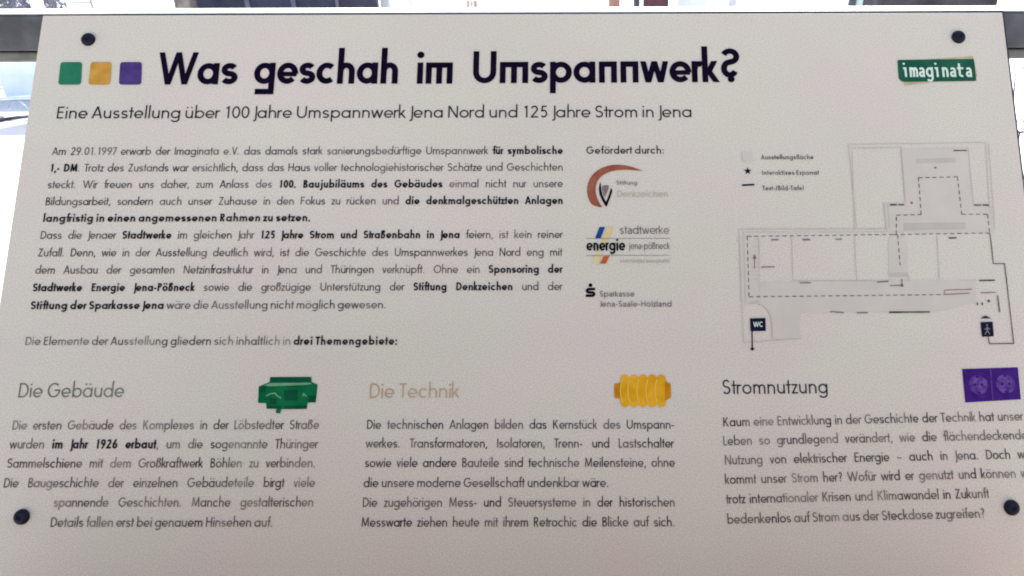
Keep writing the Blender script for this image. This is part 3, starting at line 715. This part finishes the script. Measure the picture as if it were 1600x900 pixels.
# dark gate with grey battens
slab('weathered_post', M_TAUPE, 272, 297, 8.6, .16, 1.9, 'taupe weathered post standing left of the dark navy gate', 'post')
Y = 9.0; gate, a, c = slab('navy_gate', M_DKNAVY, 303, 590, Y, .08, 1.95, 'wide dark navy board gate with thin grey battens above the rail', 'gate')
for p, q in ((384, 391), (456, 463), (525, 530)):
    x0, x1 = xs_at(p, q, Y); mb = MB(); mb.box(x0-gate.location.x, x1-gate.location.x, -.02, -.001, .05, 1.9); mb.build('batten', M_BATT, gate, .004)
slab('grey_post', M_PGREY, 594, 609, 9.2, .12, 1.9, 'pale grey post right beside the dark navy gate', 'post')
slab('cream_post', mat('cream post', (.72, .69, .62), .8, var=.08, scale=5), 638, 650, 9.6, .12, 1.9, 'cream post alone between the navy gate and the small sign', 'post')
# small notice
Y = 10.0; x0, x1 = xs_at(722, 752, Y); mid = (x0+x1)/2
nt_ = empty('small_notice', (mid, Y, 0), 'small cream notice with faded red marks in the middle above the rail', 'sign')
zz = at_y(735, 7, Y).z
mb = MB(); mb.box(x0-mid, x1-mid, 0, .02, zz-.1, zz+.14); mb.box(-.02, .02, .021, .06, 0, zz+.1); mb.build('plate', mat('cream plate', (.8, .77, .70), .7, var=.04), nt_, .003)
mb = MB()
for p, q in ((730, 733), (736.5, 738), (741, 745)):
    a, c = xs_at(p, q, Y); mb.box(a-mid, c-mid, -.006, -.001, zz-.035, zz+.04)
mb.build('red_mark', mat('faded red paint', (.42, .24, .22), .8, var=.3, scale=30), nt_)
slab('thin_post', M_PGREY, 937, 939.5, 9.0, .03, 1.9, 'thin pale grey rod left of the salmon post', 'post')
slab('salmon_post', M_SALM, 951, 969, 9.0, .14, 1.9, 'salmon coloured post above the rail left of the maroon board', 'post')
slab('dark_post', M_DKGR, 990, 1000, 9.0, .08, 1.9, 'narrow dark grey post between the salmon post and the maroon board', 'post')
slab('maroon_board', M_MAR, 1005, 1045, 9.1, .06, 1.9, 'maroon board standing right of the narrow dark post', 'board')
slab('pale_blue_board', M_ICE, 1058, 1125, 9.6, .06, 1.9, 'pale blue board right of the maroon board', 'board')
slab('grey_post', M_PGREY, 1140, 1151, 9.2, .1, 1.9, 'pale grey post right of the pale blue board', 'post')
slab('short_stake', M_PGREY, 1200, 1203, 9.0, .03, 1.9, 'thin pale stake in the open gap right of the grey posts', 'stake')
slab('mint_board', M_MINT, 1338, 1372, 9.0, .06, 1.9, 'pale mint board beside the big dark stone pillar', 'board')
slab('white_board', M_ICE, 1256, 1325, 9.5, .06, 1.9, 'wide whitish board left of the slim dark bar', 'board')
slab('slim_bar', M_DKGR, 1327, 1338, 8.9, .06, 1.9, 'slim dark upright bar between the white and mint boards', 'post')
slab('stone_pillar', M_STONE, 1375, 1563, 3.0, .22, 2.5, 'broad dark brown grey stone pillar above the rail at the right', 'pillar', bevel=.03)

# left gap: pale block, hoop rail, dark rod
b0 = ground_at(9, 157); mb = MB(); o = empty('concrete_block', (b0.x, b0.y, 0), 'pale bluish white concrete block standing under the rail at the left', 'block')
mb.box(0, 1.1, 0, .6, 0, .52); mb.build('body', mat('pale bluish concrete', (.90, .91, .92), .8, var=.06, scale=6, detail=8), o, .02)
q = ground_at(30, 182); hoop = empty('hoop_rail', (q.x, q.y, 0), 'low white hoop rail in front of the pale concrete block', 'railing')
mb = MB(); mb.tube([(-.7, -.03, .16), (.8, .05, .20)], .016); mb.build('top_tube', mat('pale grey tube', (.62, .66, .70), .5, var=.05), hoop, smooth=True)
for k in range(5):
    cx_ = -.55+k*.28; mb = MB(); mb.tube([(cx_+.09*math.cos(t), (cx_)*.05, .06+.09*math.sin(t)) for t in [math.pi*i/10 for i in range(11)]], .007); mb.build('hoop', mat('grey hoop wire', (.35, .38, .46), .5), hoop, smooth=True)
a, c = ground_at(-30, 194.5), ground_at(60, 181.5)
rod = empty('iron_rod', ((a+c)/2), 'thin dark iron rod with a thick grip lying on the white paving at the left', 'rod')
mb = MB(); m0 = (a+c)/2; mb.tube([a-m0+Vector((0, 0, .018)), c-m0+Vector((0, 0, .018))], .016); mb.build('shaft', mat('navy iron', (.02, .022, .05), .5), rod, smooth=True)
e = ground_at(8, 189.5); mb = MB(); mb.tube([a-m0+Vector((0, -.02, .026)), e-m0+Vector((0, 0, .034))], .032); mb.build('grip', mat('navy grip', (.014, .016, .045), .6), rod, smooth=True)
# right gap: scrolled iron railing
Yr = 4.2; q = at_y(1590, 260, Yr)
M_IRON = mat('dark blue iron', (.03, .035, .075), .5)
ir = empty('iron_railing', (q.x, Yr, 0), 'scrolled dark iron railing in the sun beyond the right edge of the board', 'railing')
def rp(px_, py_): v = at_y(px_, py_, Yr); return (v.x-q.x, 0, v.z)
zbot = 0.0
for k in range(4):
    dx = k*24
    mb = MB(); mb.tube([rp(1583+dx, 190), rp(1584+dx, 150), rp(1586.5+dx, 116), rp(1591+dx, 106), rp(1596+dx, 104), rp(1601+dx, 108), rp(1604+dx, 150), rp(1605+dx, 190)], .0042, 6); mb.build('arched_bar', M_IRON, ir, smooth=True)
    mb = MB(); mb.tube([rp(1594+dx+7*math.cos(t), 196+10*math.sin(t)) for t in [2*math.pi*i/16 for i in range(17)]], .0042, 6); mb.build('scroll', M_IRON, ir, smooth=True)
    mb = MB(); u = rp(1594+dx, 206); mb.tube([u, (u[0], 0, 0)], .005, 6); mb.build('upright', M_IRON, ir, smooth=True)
u, v_ = rp(1578, 206.5), rp(1680, 206.5); mb = MB(); mb.tube([u, v_], .006, 6); mb.build('cross_bar', M_IRON, ir, smooth=True)
